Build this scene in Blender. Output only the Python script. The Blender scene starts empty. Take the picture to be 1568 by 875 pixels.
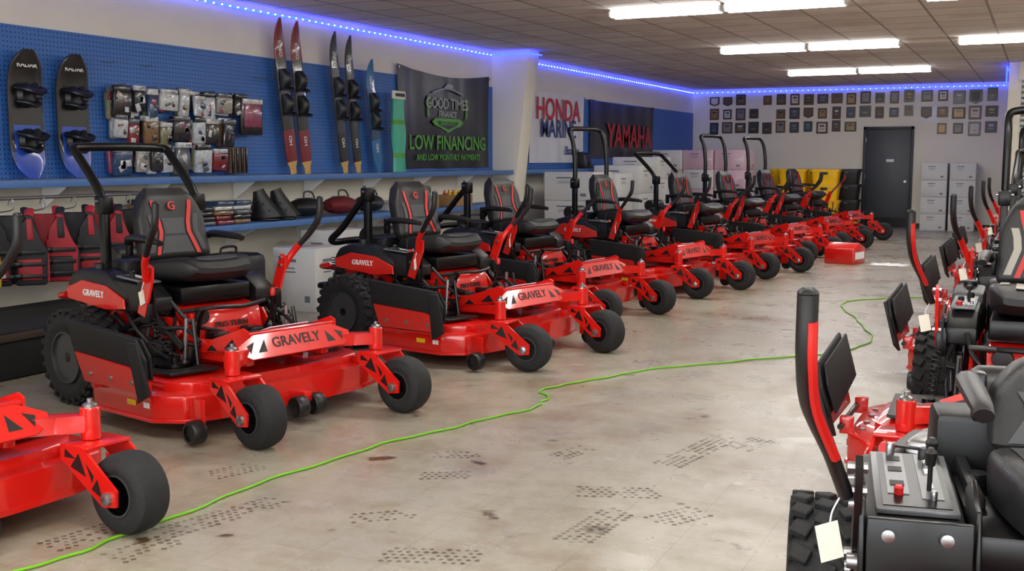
import bpy, bmesh, math, random
from mathutils import Vector, Matrix
random.seed(7)
sc = bpy.context.scene
try:
    sc.view_settings.view_transform = 'Standard'
    sc.view_settings.look = 'None'
    sc.view_settings.exposure = 0.0
except Exception: pass

# ------------------------------------------------------------ materials
def lin(h):
    h = h.lstrip('#'); o = []
    for i in (0, 2, 4):
        c = int(h[i:i+2], 16)/255
        o.append(c/12.92 if c <= .04045 else ((c+.055)/1.055)**2.4)
    return (o[0], o[1], o[2], 1)
MATS = {}
def mat(name, col, rough=.5, metal=0, var=.12, scale=12, bump=0, bscale=60, coat=0, emit=0, alpha=1, spec=.5):
    if name in MATS: return MATS[name]
    m = bpy.data.materials.new(name); m.use_nodes = True
    nt = m.node_tree; N = nt.nodes; L = nt.links; p = N['Principled BSDF']
    c = lin(col) if isinstance(col, str) else (*col, 1)
    tc = N.new('ShaderNodeTexCoord'); nz = N.new('ShaderNodeTexNoise'); nz.inputs['Scale'].default_value = scale
    L.new(tc.outputs['Object'], nz.inputs['Vector'])
    mx = N.new('ShaderNodeMix'); mx.data_type = 'RGBA'
    mx.inputs[6].default_value = tuple(x*(1-var) for x in c[:3])+(1,)
    mx.inputs[7].default_value = tuple(min(1, x*(1+var)) for x in c[:3])+(1,)
    L.new(nz.outputs['Fac'], mx.inputs[0]); L.new(mx.outputs[2], p.inputs['Base Color'])
    p.inputs['Roughness'].default_value = rough; p.inputs['Metallic'].default_value = metal
    p.inputs['Specular IOR Level'].default_value = spec
    p.inputs['Coat Weight'].default_value = coat; p.inputs['Coat Roughness'].default_value = .06
    if alpha < 1: p.inputs['Alpha'].default_value = alpha
    if emit:
        L.new(mx.outputs[2], p.inputs['Emission Color']); p.inputs['Emission Strength'].default_value = emit
    if bump:
        n2 = N.new('ShaderNodeTexNoise'); n2.inputs['Scale'].default_value = bscale
        L.new(tc.outputs['Object'], n2.inputs['Vector'])
        bp = N.new('ShaderNodeBump'); bp.inputs['Strength'].default_value = bump; bp.inputs['Distance'].default_value = .01
        L.new(n2.outputs['Fac'], bp.inputs['Height']); L.new(bp.outputs['Normal'], p.inputs['Normal'])
    MATS[name] = m; return m

RED = mat('red_paint', (.62, .009, .005), .28, 0, .05, 3, coat=.7, spec=.4)
BLK = mat('black_plastic', '#141416', .42, 0, .2, 8)
BLKM = mat('black_metal', '#0d0d0f', .3, .3, .2, 8)
RUB = mat('tire_rubber', '#18181a', .75, 0, .25, 20, bump=.3, bscale=120)
RUBP = mat('rubber_flap', '#131316', .7, 0, .2, 20)
VBL = mat('black_vinyl', '#19191b', .45, 0, .15, 10, bump=.15, bscale=300)
VGR = mat('grey_vinyl', '#3c3d41', .5, 0, .12, 10, bump=.2, bscale=300)
VRD = mat('red_vinyl', (.52, .010, .008), .4, 0, .05)
STL = mat('steel', '#9a9a9c', .3, .9, .1)
WHT = mat('white_paint', '#e8e8e6', .5, 0, .04)
TXB = mat('black_lettering', '#120c0c', .5)
TAG = mat('paper_tag', '#e6e2d4', .7, 0, .06)
STK = mat('warning_sticker', '#e3b9c6', .4, 0, .3, 30)
YEL = mat('yellow_label', '#e6bd14', .5)

# ------------------------------------------------------------ mesh builder
def cat(pts, k):
    pts = [Vector(p) for p in pts]
    if k <= 1 or len(pts) < 3: return pts
    P = [2*pts[0]-pts[1]]+pts+[2*pts[-1]-pts[-2]]; out = []
    for i in range(1, len(P)-2):
        for j in range(k):
            t = j/k; a, b, c, d = P[i-1], P[i], P[i+1], P[i+2]
            out.append(.5*((2*b)+(c-a)*t+(2*a-5*b+4*c-d)*t*t+(3*b-a-3*c+d)*t**3))
    out.append(pts[-1]); return out
_txt = {}
def text_geo(s, size, depth):
    key = (s, size, depth)
    if key in _txt: return _txt[key]
    cu = bpy.data.curves.new('t', 'FONT'); cu.body = s; cu.size = size; cu.extrude = depth
    cu.align_x = 'CENTER'; cu.align_y = 'CENTER'; cu.resolution_u = 3; cu.offset = size*.014
    o = bpy.data.objects.new('t', cu); sc.collection.objects.link(o)
    bpy.context.view_layer.update()
    ev = o.evaluated_get(bpy.context.evaluated_depsgraph_get()); me = ev.to_mesh()
    g = ([v.co.copy() for v in me.vertices], [list(p.vertices) for p in me.polygons])
    ev.to_mesh_clear(); bpy.data.objects.remove(o); bpy.data.curves.remove(cu)
    _txt[key] = g; return g
def rot(rx=0, ry=0, rz=0):
    return Matrix.Rotation(math.radians(rz), 4, 'Z') @ Matrix.Rotation(math.radians(ry), 4, 'Y') @ Matrix.Rotation(math.radians(rx), 4, 'X')
def T(*p): return Matrix.Translation(Vector(p))
def frame(o, r, u):
    r = Vector(r).normalized(); u = Vector(u); n = r.cross(u).normalized(); u = n.cross(r)
    return Matrix(((r.x, u.x, n.x, o[0]), (r.y, u.y, n.y, o[1]), (r.z, u.z, n.z, o[2]), (0, 0, 0, 1)))
class MB:
    def __init__(s): s.v = []; s.f = []; s.m = []; s.mats = []; s.M = Matrix.Identity(4)
    def mi(s, m):
        if m not in s.mats: s.mats.append(m)
        return s.mats.index(m)
    def add(s, vs, fs, m, M=None, mfun=None):
        A = s.M @ M if M is not None else s.M
        o = len(s.v); s.v += [A @ Vector(v) for v in vs]
        k = s.mi(m) if m else 0
        for f in fs:
            s.f.append([o+i for i in f])
            if mfun:
                c = Vector((0, 0, 0))
                for i in f: c += Vector(vs[i])
                s.m.append(s.mi(mfun(c/len(f))))
            else: s.m.append(k)
    def bm(s, b, m, M=None):
        bmesh.ops.recalc_face_normals(b, faces=b.faces[:]); b.verts.index_update()
        s.add([v.co.copy() for v in b.verts], [[v.index for v in f.verts] for f in b.faces], m, M); b.free()
    def box(s, c, d, m, bev=0, r=(0, 0, 0), seg=2, M=None):
        b = bmesh.new(); bmesh.ops.create_cube(b, size=1)
        for v in b.verts: v.co = Vector((v.co.x*d[0], v.co.y*d[1], v.co.z*d[2]))
        if bev:
            bmesh.ops.bevel(b, geom=b.edges[:], offset=min(bev, min(d)*.49), segments=seg, profile=.5, affect='EDGES')
        A = T(*c) @ rot(*r)
        s.bm(b, m, M @ A if M is not None else A)
    def prism(s, poly, ax, d0, d1, m, bev=0, M=None, seg=2):
        b = bmesh.new()
        def p3(a, c, d): return {'y': (a, d, c), 'x': (d, a, c), 'z': (a, c, d)}[ax]
        lo = [b.verts.new(p3(a, c, d0)) for a, c in poly]; hi = [b.verts.new(p3(a, c, d1)) for a, c in poly]
        b.faces.new(lo); b.faces.new(hi[::-1]); n = len(poly)
        for i in range(n): b.faces.new((lo[i], hi[i], hi[(i+1) % n], lo[(i+1) % n]))
        if bev: bmesh.ops.bevel(b, geom=b.edges[:], offset=bev, segments=seg, profile=.5, affect='EDGES')
        s.bm(b, m, M)
    def tube(s, pts, r, m, n=10, k=5, flat=1, M=None):
        P = cat(pts, k); vs = []; fs = []; up = None; L = len(P)
        for i, p in enumerate(P):
            d = (P[min(i+1, L-1)]-P[max(i-1, 0)]).normalized()
            if up is None:
                up = Vector((0, 0, 1)) if abs(d.z) < .9 else Vector((1, 0, 0))
            sd = d.cross(up).normalized(); up = sd.cross(d).normalized()
            rr = r(i/(L-1)) if callable(r) else r
            for j in range(n):
                a = 2*math.pi*(j+.5)/n
                vs.append(p+sd*math.cos(a)*rr+up*math.sin(a)*rr*flat)
        for i in range(L-1):
            for j in range(n):
                fs.append((i*n+j, i*n+(j+1) % n, (i+1)*n+(j+1) % n, (i+1)*n+j))
        fs.append(list(range(n))[::-1]); fs.append([(L-1)*n+j for j in range(n)])
        s.add(vs, fs, m, M)
    def lathe(s, prof, c, axis, m, n=28, M=None):
        vs = []; fs = []; K = len(prof)
        for a, r in prof:
            for j in range(n):
                t = 2*math.pi*j/n; x, y = r*math.cos(t), r*math.sin(t)
                vs.append({'z': (x, y, a), 'y': (y, a, x), 'x': (a, x, y)}[axis])
        for i in range(K-1):
            for j in range(n): fs.append((i*n+j, i*n+(j+1) % n, (i+1)*n+(j+1) % n, (i+1)*n+j))
        fs.append(list(range(n))[::-1]); fs.append([(K-1)*n+j for j in range(n)])
        A = T(*c); s.add(vs, fs, m, M @ A if M is not None else A)
    def cyl(s, p0, p1, r, m, n=14, M=None): s.tube([p0, p1], r, m, n=n, k=1, M=M)
    def loft(s, rings, m, mfun=None, M=None):
        n = len(rings[0]); vs = [p for r in rings for p in r]; fs = []
        for i in range(len(rings)-1):
            for j in range(n): fs.append((i*n+j, i*n+(j+1) % n, (i+1)*n+(j+1) % n, (i+1)*n+j))
        fs.append(list(range(n))[::-1]); fs.append([(len(rings)-1)*n+j for j in range(n)])
        s.add(vs, fs, m, M, mfun)
    def grid(s, rows, m, M=None):
        n = len(rows[0]); fs = []
        for i in range(len(rows)-1):
            for j in range(n-1): fs.append((i*n+j, i*n+j+1, (i+1)*n+j+1, (i+1)*n+j))
        s.add([p for r in rows for p in r], fs, m, M)
    def text(s, t, size, M, m, depth=.002):
        v, f = text_geo(t, size, depth); s.add(v, f, m, M)
    def mesh(s, name, ang=35):
        me = bpy.data.meshes.new(name); me.from_pydata(s.v, [], s.f)
        for m in s.mats: me.materials.append(m)
        me.polygons.foreach_set('material_index', s.m)
        me.polygons.foreach_set('use_smooth', [True]*len(s.f))
        me.update()
        try: me.set_sharp_from_angle(angle=math.radians(ang))
        except Exception: pass
        return me
    def obj(s, name, loc=(0, 0, 0), rz=0, ang=35):
        return place(name, s.mesh(name, ang), loc, rz)
def place(name, me, loc, rz=0):
    o = bpy.data.objects.new(name, me); sc.collection.objects.link(o)
    o.location = loc; o.rotation_euler = (0, 0, math.radians(rz)); return o
def sup(t, w, h, e=.5):
    c, s_ = math.cos(t), math.sin(t)
    return (w*math.copysign(abs(c)**e, c), h*math.copysign(abs(s_)**e, s_))

# ------------------------------------------------------------ mower
def wheel_rear(b, c, s):
    R, W = .29, .25; h = W/2
    b.lathe([(-h*.8, .15), (-h*.95, .19), (-h, .23), (-h*.9, .262), (-h*.7, R-.014), (0, R-.008), (h*.7, R-.014), (h*.9, .262), (h, .23), (h*.95, .19), (h*.8, .15)], c, 'y', RUB, 40)
    for sd in (-1, 1):
        b.lathe([(sd*h*.55, .001), (sd*h*.55, .045), (sd*h*.45, .06), (sd*h*.35, .11), (sd*h*.8, .135), (sd*h*.86, .156), (sd*h*.8, .16)], c, 'y', BLKM, 28)
        b.lathe([(sd*h*.84, .158), (sd*h*.98, .157), (sd*h*.98, .148), (sd*h*.8, .146)], c, 'y', mat('rim_grey', '#4b4c50', .4, .5), 32)
        b.lathe([(sd*h*.5, .035), (sd*h*.85, .03), (sd*h*.86, .001)], c, 'y', BLKM, 16)
        for k in range(5):
            a = k*2*math.pi/5
            b.lathe([(sd*h*.4, .01), (sd*h*.62, .009), (sd*h*.64, .001)], (c[0]+.065*math.cos(a), c[1], c[2]+.065*math.sin(a)), 'y', STL, 6)
    for k in range(24):
        for j, yy in enumerate((-.09, -.03, .03, .09)):
            a = 15*k+(7.5 if j % 2 else 0)
            A = T(*c) @ rot(0, a, 0) @ T(0, yy, R-.006) @ rot(0, 0, 25 if yy > 0 else -25)
            b.box((0, 0, 0), (.042, .047, .022), RUB, .003, M=A, seg=1)
        for sd in (-1, 1):
            A = T(*c) @ rot(0, 15*k, 0) @ T(0, sd*.116, R-.035)
            b.box((0, 0, 0), (.026, .014, .05), RUB, .003, M=A, seg=1)
def caster(b, px, py, ang):
    M0 = b.M; b.M = b.M @ T(px, py, 0) @ rot(0, 0, ang)
    b.lathe([(.355, .038), (.36, .040), (.48, .040), (.485, .036)], (0, 0, 0), 'z', RED, 18)
    b.lathe([(.48, .03), (.495, .03), (.50, .024), (.505, .012), (.52, .012)], (0, 0, 0), 'z', STL, 12)
    b.box((.03, 0, .345), (.16, .215, .014), RED, .004)
    for s in (-1, 1):
        y0, y1 = s*.098, s*.11
        b.prism([(-.05, .35), (.08, .35), (.27, .20), (.265, .135), (.19, .125), (-.05, .29)], 'y', min(y0, y1), max(y0, y1), RED)
        ye = s*.1105
        for tri in ([(-.025, .30), (-.02, .335), (.04, .30)], [(.01, .265), (.06, .325), (.10, .235)], [(.10, .29), (.145, .245), (.135, .215)], [(.13, .19), (.165, .235), (.19, .16)]):
            b.prism(tri, 'y', min(ye, ye+s*.001), max(ye, ye+s*.001), TXB)
        b.lathe([(s*.11, .028), (s*.125, .026), (s*.13, .012)], (.22, 0, .165), 'y', STL, 10)
    h = .078; R = .165
    b.lathe([(-h*.9, .085), (-h, .10), (-h, .13), (-h*.8, .155), (-h*.45, .1645), (0, R), (h*.45, .1645), (h*.8, .155), (h, .13), (h, .10), (h*.9, .085)], (.22, 0, .165), 'y', RUB, 36)
    for s in (-1, 1):
        b.lathe([(s*h*.6, .001), (s*h*.6, .035), (s*h*.55, .04), (s*h*.45, .07), (s*h*.85, .08), (s*h*.93, .09), (s*h*.9, .092)], (.22, 0, .165), 'y', BLKM, 24)
        b.lathe([(s*h*.86, .088), (s*h*.97, .086), (s*h*.97, .079), (s*h*.8, .077)], (.22, 0, .165), 'y', mat('rim_grey', '#4b4c50', .4, .5), 24)
    b.cyl((.22, -.12, .165), (.22, .12, .165), .013, STL)
    b.M = M0
def lever(b, s, strip, near):
    pts = [(.70, s*.50, .80), (.75, s*.535, .90), (.86, s*.575, 1.02), (.935, s*.585, 1.12), (.95, s*.585, 1.24)]
    b.tube(pts, lambda t: .0155+.0045*min(1, max(0, (t-.25)*4)), BLK, 12, 8)
    b.lathe([(0, .020), (.006, .018), (.012, .01)], (.95, s*.585, 1.24), 'z', BLK, 12)
    if strip:
        off = [(p[0]+.010, p[1]-s*.010, p[2]-.008) for p in pts[1:4]]+[(.960, s*.576, 1.19)]
        b.tube(off, .0105, VRD, 8, 8)
    else:
        b.tube([(.695, s*.497, .79), (.72, s*.515, .85), (.75, s*.535, .90), (.79, s*.55, .945)], .021, RED, 10, 5)
    b.prism([(.58, .60), (.65, .58), (.735, .80), (.74, .87), (.70, .885), (.665, .82)], 'y', s*.47 if s > 0 else s*.485, s*.485 if s > 0 else s*.47, BLKM if near else RED)
    for q in ((.70, .86), (.695, .81), (.64, .66)):
        b.lathe([(s*.46, .012), (s*.50, .012), (s*.502, .004)], (q[0], 0, q[1]), 'y', STL, 8)
    b.box((.64, s*.455, .60), (.10, .05, .12), BLKM, .008)
def seat(b, BH=.46):
    def cw(t): return (.235+.03*math.sin(math.pi*t))
    rings = []
    for i in range(15):
        t = i/14; x = .20+.56*t
        w = cw(t); e = min(1, t*6, (1-t)*6); e = max(.25, math.sin(e*math.pi/2))
        ring = []
        for j in range(44):
            a = 2*math.pi*j/44; y, z = sup(a, w*(.75+.25*e), .075*e, .55)
            if z > 0: z += .03*(abs(y)/w)**2-.012
            ring.append((x, y, .80+z-.02*(1-t)+.03*math.sin(t*2)))
        rings.append(ring)
    b.loft(rings, VBL)
    def cs(y, t):
        w = cw(t); e = min(1, t*6, (1-t)*6); e = max(.25, math.sin(e*math.pi/2)); ww = w*(.75+.25*e)
        c = min(.999, (abs(y)/ww))**(1/.55); z = .075*e*(1-c*c)**(.275)
        return (.20+.56*t, y, .80+z+.03*(abs(y)/w)**2-.012-.02*(1-t)+.03*math.sin(t*2)+.003)
    for (t0, t1, yy) in ((.22, .52, .13), (.55, .90, .14)):
        b.grid([[cs(-yy+2*yy*j/10, t0+(t1-t0)*i/8) for j in range(11)] for i in range(9)], VGR)
    for s in (-1, 1): b.grid([[cs(s*(.17+.02*j), .25+.6*i/8) for j in range(3)] for i in range(9)], VGR)
    def bw(t): return .245-.01*t/.6 if t < .6 else .235-.085*((t-.6)/.4)**1.3
    rings = []
    for i in range(25):
        t = i/24; z = .84+BH*t; w = bw(t)
        e = max(.2, math.sin(min(1, t*8, (1-t)*7)*math.pi/2)); xc = .25-.12*t
        ring = []
        for j in range(56):
            a = 2*math.pi*j/56; y, x = sup(a, w*(.85+.15*e), .062*e, .6)
            if x > 0: x += .035*(abs(y)/w)**2-.01
            ring.append((xc+x, y, z))
        rings.append(ring)
    b.loft(rings, VBL)
    def bs(y, t, o=.004):
        w = bw(t); e = max(.2, math.sin(min(1, t*8, (1-t)*7)*math.pi/2)); ww = w*(.85+.15*e)
        c = min(.999, abs(y)/ww)**(1/.6); x = .062*e*max(0, 1-c*c)**.3
        return (.25-.12*t+x+.035*(abs(y)/w)**2-.01+o, y, .84+BH*t)
    def lerp(tab, t):
        for (a, va), (c, vc) in zip(tab, tab[1:]):
            if t <= c: return va+(vc-va)*(t-a)/(c-a)
        return tab[-1][1]
    tab = [(.0, .15), (.2, .12), (.42, .085), (.55, .09), (.75, .115), (.9, .125)]
    for s in (-1, 1):
        if BH > .4: b.grid([[bs(s*(lerp(tab, t)+.009*j), t, .006) for j in range(4)] for t in [.12+.72*i/30 for i in range(31)]], VRD)
        b.grid([[bs(s*(lerp(tab, t)+.045+.012*j), t) for j in range(4)] for t in [.15+.50*i/20 for i in range(21)]], VGR)
    for t0, t1 in ((.14, .36), (.39, .60)):
        b.grid([[bs((lerp(tab, t)-.014)*(j/6-1), t) for j in range(13)] for t in [t0+(t1-t0)*i/10 for i in range(11)]], VGR)
    if BH > .4: b.text('G', .075, frame((.225, 0, 1.19), (0, 1, 0), (-.25, 0, 1)), VRD, .003)
    for s in (-1, 1):
        b.tube([(.16, s*.27, .97), (.22, s*.29, 1.0), (.32, s*.295, 1.005), (.50, s*.295, .995), (.54, s*.295, .985)], lambda t: .022+.008*math.sin(math.pi*min(1, t*1.2)), BLK, 10, 5, flat=.8)
        b.box((.15, s*.255, .95), (.05, .03, .12), BLKM, .008)
def engine(b):
    b.box((-.26, 0, .50), (.42, .50, .16), BLKM, .02)
    b.lathe([(.58, .20), (.60, .215), (.72, .205), (.75, .18), (.765, .12), (.77, .001)], (-.27, 0, 0), 'z', BLK, 28)
    b.lathe([(.768, .11), (.78, .10), (.782, .001)], (-.27, 0, 0), 'z', BLKM, 20)
    for s in (-1, 1):
        b.box((-.34, s*.22, .62), (.20, .14, .14), STL, .02, r=(0, 0, s*20))
        for i in range(6): b.box((-.34, s*.24, .57+i*.02), (.22, .16, .006), BLKM, 0, r=(0, 0, s*20))
    b.lathe([(-.16, .06), (-.14, .075), (.14, .075), (.16, .06)], (-.20, 0, .85), 'y', BLK, 20)
    b.lathe([(-.18, .06), (.18, .06)], (-.50, 0, .50), 'y', STL, 18)
    b.tube([(-.42, -.36, .62), (-.52, -.34, .60), (-.55, -.2, .58), (-.55, .2, .58), (-.52, .34, .60), (-.42, .36, .62)], .02, RED, 10, 5)
    b.tube([(-.40, -.36, .44), (-.54, -.34, .44), (-.58, 0, .43), (-.54, .34, .44), (-.40, .36, .44)], .025, BLKM, 10, 4)
def rops(b, kind):
    X = .02; W = .335
    for s in (-1, 1):
        b.box((X, s*W, .44), (.10, .09, .28), RED, .01)
        if kind in ('none', 'near'): continue
        b.box((X, s*W, .75), (.055, .05, .92), BLKM, .008)
        b.box((X, s*W, 1.20), (.085, .085, .11), BLKM, .012)
        b.cyl((X, s*W-.06, 1.225), (X, s*W+.06, 1.225), .01, STL, 8)
        b.cyl((X-.035, s*W, 1.27), (X-.035, s*W, 1.14), .012, BLK, 8)
    if kind in ('none', 'near'): return
    if kind == 'back': p = [(0, 1.21), (-.08, 1.32), (-.26, 1.49), (-.33, 1.545)]; tp = (-.35, 1.555)
    elif kind == 'tall': p = [(0, 1.21), (0, 1.45), (-.03, 1.68), (-.08, 1.80)]; tp = (-.10, 1.83)
    else: p = [(0, 1.21), (-.12, 1.10), (-.30, .92), (-.42, .83)]; tp = (-.45, .80)
    R = [(X+x, -W, z) for x, z in p]; L = [(X+x, W, z) for x, z in p[::-1]]
    t0 = X+tp[0]
    b.tube(R+[(t0, -W+.07, tp[1]), (t0, -.1, tp[1]+.004), (t0, .1, tp[1]+.004), (t0, W-.07, tp[1])]+L, .028, BLKM, 12, 5)
def mower(kind, sw=(-8, 14)):
    b = MB(); near = kind == 'near'
    for s in (-1, 1):
        wheel_rear(b, (0, s*.50, .29), s)
        caster(b, 1.50, s*.52, sw[0] if s < 0 else sw[1])
        b.box((.43, s*.27, .38), (1.80, .055, .075), RED, .008)
        b.prism([(-.2, .44), (.2, .44), (.3, .62), (-.3, .62)], 'y', s*.30-.01, s*.30+.01, RED)
        if not near:
            b.prism([(-.22, .62), (-.26, .70), (-.20, .78), (-.05, .82), (.20, .80), (.40, .71), (.42, .62), (.2, .60)], 'y', min(s*.29, s*.45), max(s*.29, s*.45), BLK, .03)
            ys = s*.451
            b.prism([(-.22, .62), (-.23, .69), (-.05, .745), (.22, .725), (.40, .66), (.41, .60), (.2, .585)], 'y', min(ys, ys+s*.012), max(ys, ys+s*.012), RED, .003, seg=1)
            b.text('GRAVELY', .055, frame((.08, s*.466, .67), (-s, 0, 0), (0, 0, 1)), WHT)
            b.lathe([(.79, .035), (.84, .035), (.845, .03)], (.0, s*.37, 0), 'z', BLK, 14)
            b.prism([(.20, .66), (.20, .77), (.55, .75), (.66, .68), (.66, .60), (.3, .58)], 'y', min(s*.30, s*.44), max(s*.30, s*.44), BLK, .012)
        b.prism([(.38, .56), (.70, .56), (.76, .48), (.70, .43), (.42, .43)], 'y', min(s*.31, s*.325), max(s*.31, s*.325), RED)
        b.prism([(.5, .45), (.56, .53), (.62, .45)], 'y', min(s*.325, s*.327), max(s*.325, s*.327), TXB)
        lever(b, s, kind in ('none', 'near'), near)
        for k in range(6):
            x = .34+.13*k
            b.cyl((x, s*.37, .30), (x+.06*math.sin(k*2.3), s*.36, .58), .012, STL if k % 3 == 1 else BLKM, 8)
        b.tube([(.2, s*.40, .55), (.4, s*.43, .48), (.6, s*.40, .52), (.8, s*.36, .44), (.95, s*.33, .42)], .013, BLK, 8, 4)
        b.tube([(.1, s*.36, .50), (.35, s*.40, .40), (.65, s*.42, .42), (.85, s*.40, .36)], .011, BLK, 8, 4)
        b.tube([(.35, s*.41, .58), (.50, s*.45, .50), (.62, s*.40, .38), (.80, s*.42, .34)], .014, BLK, 8, 4)
        b.tube([(.62, s*.40, .62), (.72, s*.42, .52), (.86, s*.36, .52), (.98, s*.35, .45)], .013, BLK, 8, 4)
        b.cyl((.30, s*.42, .46), (.62, s*.44, .58), .024, BLKM, 12)
        b.cyl((.66, s*.40, .56), (.86, s*.38, .40), .02, BLKM, 12)
        sp = [(.70+.16*i/60+.022*math.cos(i*.9)*.6, s*.47+.022*math.sin(i*.9), .56-.17*i/60+.022*math.cos(i*.9)*.6) for i in range(61)]
        b.tube(sp, .004, BLK, 5, 1)
        b.box((.55, s*.36, .38), (.30, .09, .12), BLKM, .02)
        b.cyl((.22, s*.42, .43), (.40, s*.43, .50), .012, STL, 8)
        b.box((.92, s*.36, .36), (.05, .04, .14), BLKM, .008, r=(0, 20, 0))
        b.box((.44, s*.36, .36), (.06, .05, .16), RED, .008, r=(0, -20, 0))
        # caster arms: slim beam stepping out to the pivot
        b.prism([(1.26, s*.24), (1.36, s*.24), (1.44, s*.40), (1.53, s*.50), (1.52, s*.55), (1.47, s*.555), (1.38, s*.44)], 'z', .385, .455, RED, .008)
        b.lathe([(.28, .12), (.32, .12), (.33, .11)], (.92, s*.48, 0), 'z', RED, 24)
        b.lathe([(.33, .09), (.35, .09), (.355, .03), (.38, .03)], (.92, s*.48, 0), 'z', BLKM, 20)
        b.prism([(.55, s*.34), (.62, s*.66), (1.12, s*.64), (1.15, s*.34)], 'z', .315, .33, BLK, .003, seg=1)
    out = [(.40, -.60), (.50, -.74), (.62, -.80), (1.18, -.80), (1.33, -.70), (1.38, -.50), (1.41, -.2), (1.41, .2), (1.38, .50), (1.33, .68), (1.18, .78), (.62, .78), (.50, .72), (.40, .58)]
    b.prism(out, 'z', .115, .245, RED, .012)
    cx, cy = .92, -.01
    b.prism([(cx+(x-cx)*1.012, cy+(y-cy)*1.012) for x, y in out], 'z', .10, .12, RED, .004, seg=1)
    b.prism([(cx+(x-cx)*.82, cy+(y-cy)*.86) for x, y in out], 'z', .24, .295, RED, .01)
    for s in (-1, 1):
        b.box((1.42, s*.68, .165), (.10, .012, .15), RED, .003)
        b.lathe([(-.03, .05), (-.04, .04), (-.04, .055), (-.03, .062), (.03, .062), (.04, .055), (.04, .012)], (1.44, s*.72, .075), 'y', BLK, 18)
        b.lathe([(-.03, .04), (-.04, .055), (-.03, .062), (.03, .062), (.04, .055), (.04, .012)], (1.48, s*.06, .10), 'y', BLK, 18)
        for k in range(4): b.lathe([(.243, .014), (.253, .014), (.255, .008)], (.66+.15*k, s*.745, 0), 'z', STL, 8)
        b.box((1.30, s*.55, .262), (.06, .03, .05), RED, .004)
    b.box((1.43, 0, .15), (.12, .06, .06), RED, .006)
    b.box((1.0, -.806, .19), (.08, .004, .03), YEL)
    b.box((1.14, -.806, .19), (.05, .004, .03), WHT)
    if not near:
        A = T(.16, -.84, .28) @ rot(14, 0, 0)
        b.prism([(.50, 0), (1.06, 0), (1.06, .11), (.98, .14), (.48, .17)], 'y', -.036, -.026, RED, M=A)
        b.prism([(.44, .06), (1.10, .04), (1.14, .17), (1.10, .28), (.46, .33)], 'y', -.024, -.008, RUBP, .005, M=A @ T(0, 0, .02))
        b.prism([(.44, .12), (1.10, .06), (1.14, .20), (1.10, .29), (.46, .34)], 'y', .010, .020, RUBP, .003, M=A)
        b.prism([(1.00, -.06), (1.12, .0), (1.13, .29), (1.04, .29)], 'y', -.045, -.024, RUBP, .005, M=A)
        for k in range(3): b.lathe([(-.044, .014), (-.036, .014)], (.58+.2*k, 0, .055), 'y', STL, 8, M=A)
        b.cyl((.60, -.83, .27), (1.20, -.83, .27), .014, BLKM, 8)
        b.box((.68, -.81, .27), (.04, .06, .08), RED, .005); b.box((1.14, -.81, .27), (.04, .06, .08), RED, .005)
    # front nose
    b.box((1.33, 0, .415), (.08, .66, .07), RED, .01)
    A = T(1.425, 0, .395) @ rot(0, -26, 0)
    b.prism([(-.26, .15), (.26, .15), (.31, .125), (.40, .085), (.40, .04), (.33, .0), (-.33, .0), (-.40, .04), (-.40, .085), (-.31, .125)], 'x', -.01, .006, RED, .003, M=A, seg=1)
    b.text('GRAVELY', .082, A @ frame((.008, 0, .077), (0, 1, 0), (0, 0, 1)), TXB, .001)
    for s in (-1, 1):
        for tri in ([(s*.22, .035), (s*.22, .105), (s*.28, .035)], [(s*.29, .10), (s*.345, .08), (s*.33, .035)]):
            b.prism(tri, 'x', .006, .0075, TXB, M=A)
    b.prism([(.88, .41), (.88, .43), (1.05, .44), (1.33, .535), (1.37, .535), (1.37, .515), (1.08, .41)], 'y', -.31, .31, RED, .004, seg=1)
    for s in (-1, 1):
        b.prism([(.88, .38), (.88, .46), (1.05, .47), (1.33, .56), (1.37, .545), (1.37, .44)], 'y', s*.315-.006, s*.315+.006, RED)
        for tri in ([(1.0, .40), (1.05, .44), (1.1, .41)], [(1.16, .43), (1.24, .49), (1.28, .44)]):
            b.prism(tri, 'y', s*.322-.001, s*.322+.001, TXB)
        for k in range(3): b.box((1.0+.10*k, s*.20, .446+.033*k), (.03, .16, .004), TXB, r=(0, -18, 0))
    b.box((1.22, .02, .510), (.20, .28, .006), STK, .001, r=(0, -18.5, 0))
    b.box((1.22, -.03, .515), (.13, .05, .004), mat('violet_label', '#8a2a6a', .4), r=(0, -18.5, 0))
    b.box((1.20, .08, .511), (.10, .08, .004), WHT, r=(0, -18.5, 0))
    b.text('PRO-TURN', .048, frame((.782, .02, .50), (0, 1, 0), (-.18, 0, 1)), TXB, .003)
    b.prism([(.60, .42), (.79, .42), (.75, .59), (.60, .62)], 'y', -.25, .25, RED, .008)
    b.lathe([(0, .05), (.02, .045), (.022, .02)], (.76, -.18, .56), 'x', BLK, 14)
    b.box((.84, .12, .455), (.12, .10, .05), BLKM, .015); b.box((.86, -.14, .45), (.10, .12, .05), BLKM, .012)
    b.tube([(.80, -.24, .44), (.86, -.26, .56), (.9, -.26, .62)], .012, BLKM, 8)
    b.box((.92, -.26, .63), (.05, .12, .02), BLK, .006)
    b.tube([(.78, .24, .42), (.84, .27, .54), (.86, .27, .66)], .010, BLKM, 8); b.lathe([(0, .014), (.03, .018), (.05, .008)], (.86, .27, .65), 'z', VRD, 10)
    b.tube([(.74, -.30, .60), (.80, -.1, .61), (.80, .1, .60), (.74, .30, .61)], .014, BLK, 8, 4)
    b.tube([(.70, -.34, .66), (.78, -.30, .56), (.80, -.20, .50), (.78, -.05, .46)], .012, BLK, 8, 4)
    b.box((.44, 0, .68), (.46, .50, .10), BLKM, .015)
    b.box((.30, 0, .56), (.50, .56, .16), BLKM, .02)
    for k in range(4): b.cyl((.3, -.2+.13*k, .68), (.3, -.2+.13*k, .76), .025, BLK, 10)
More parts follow.
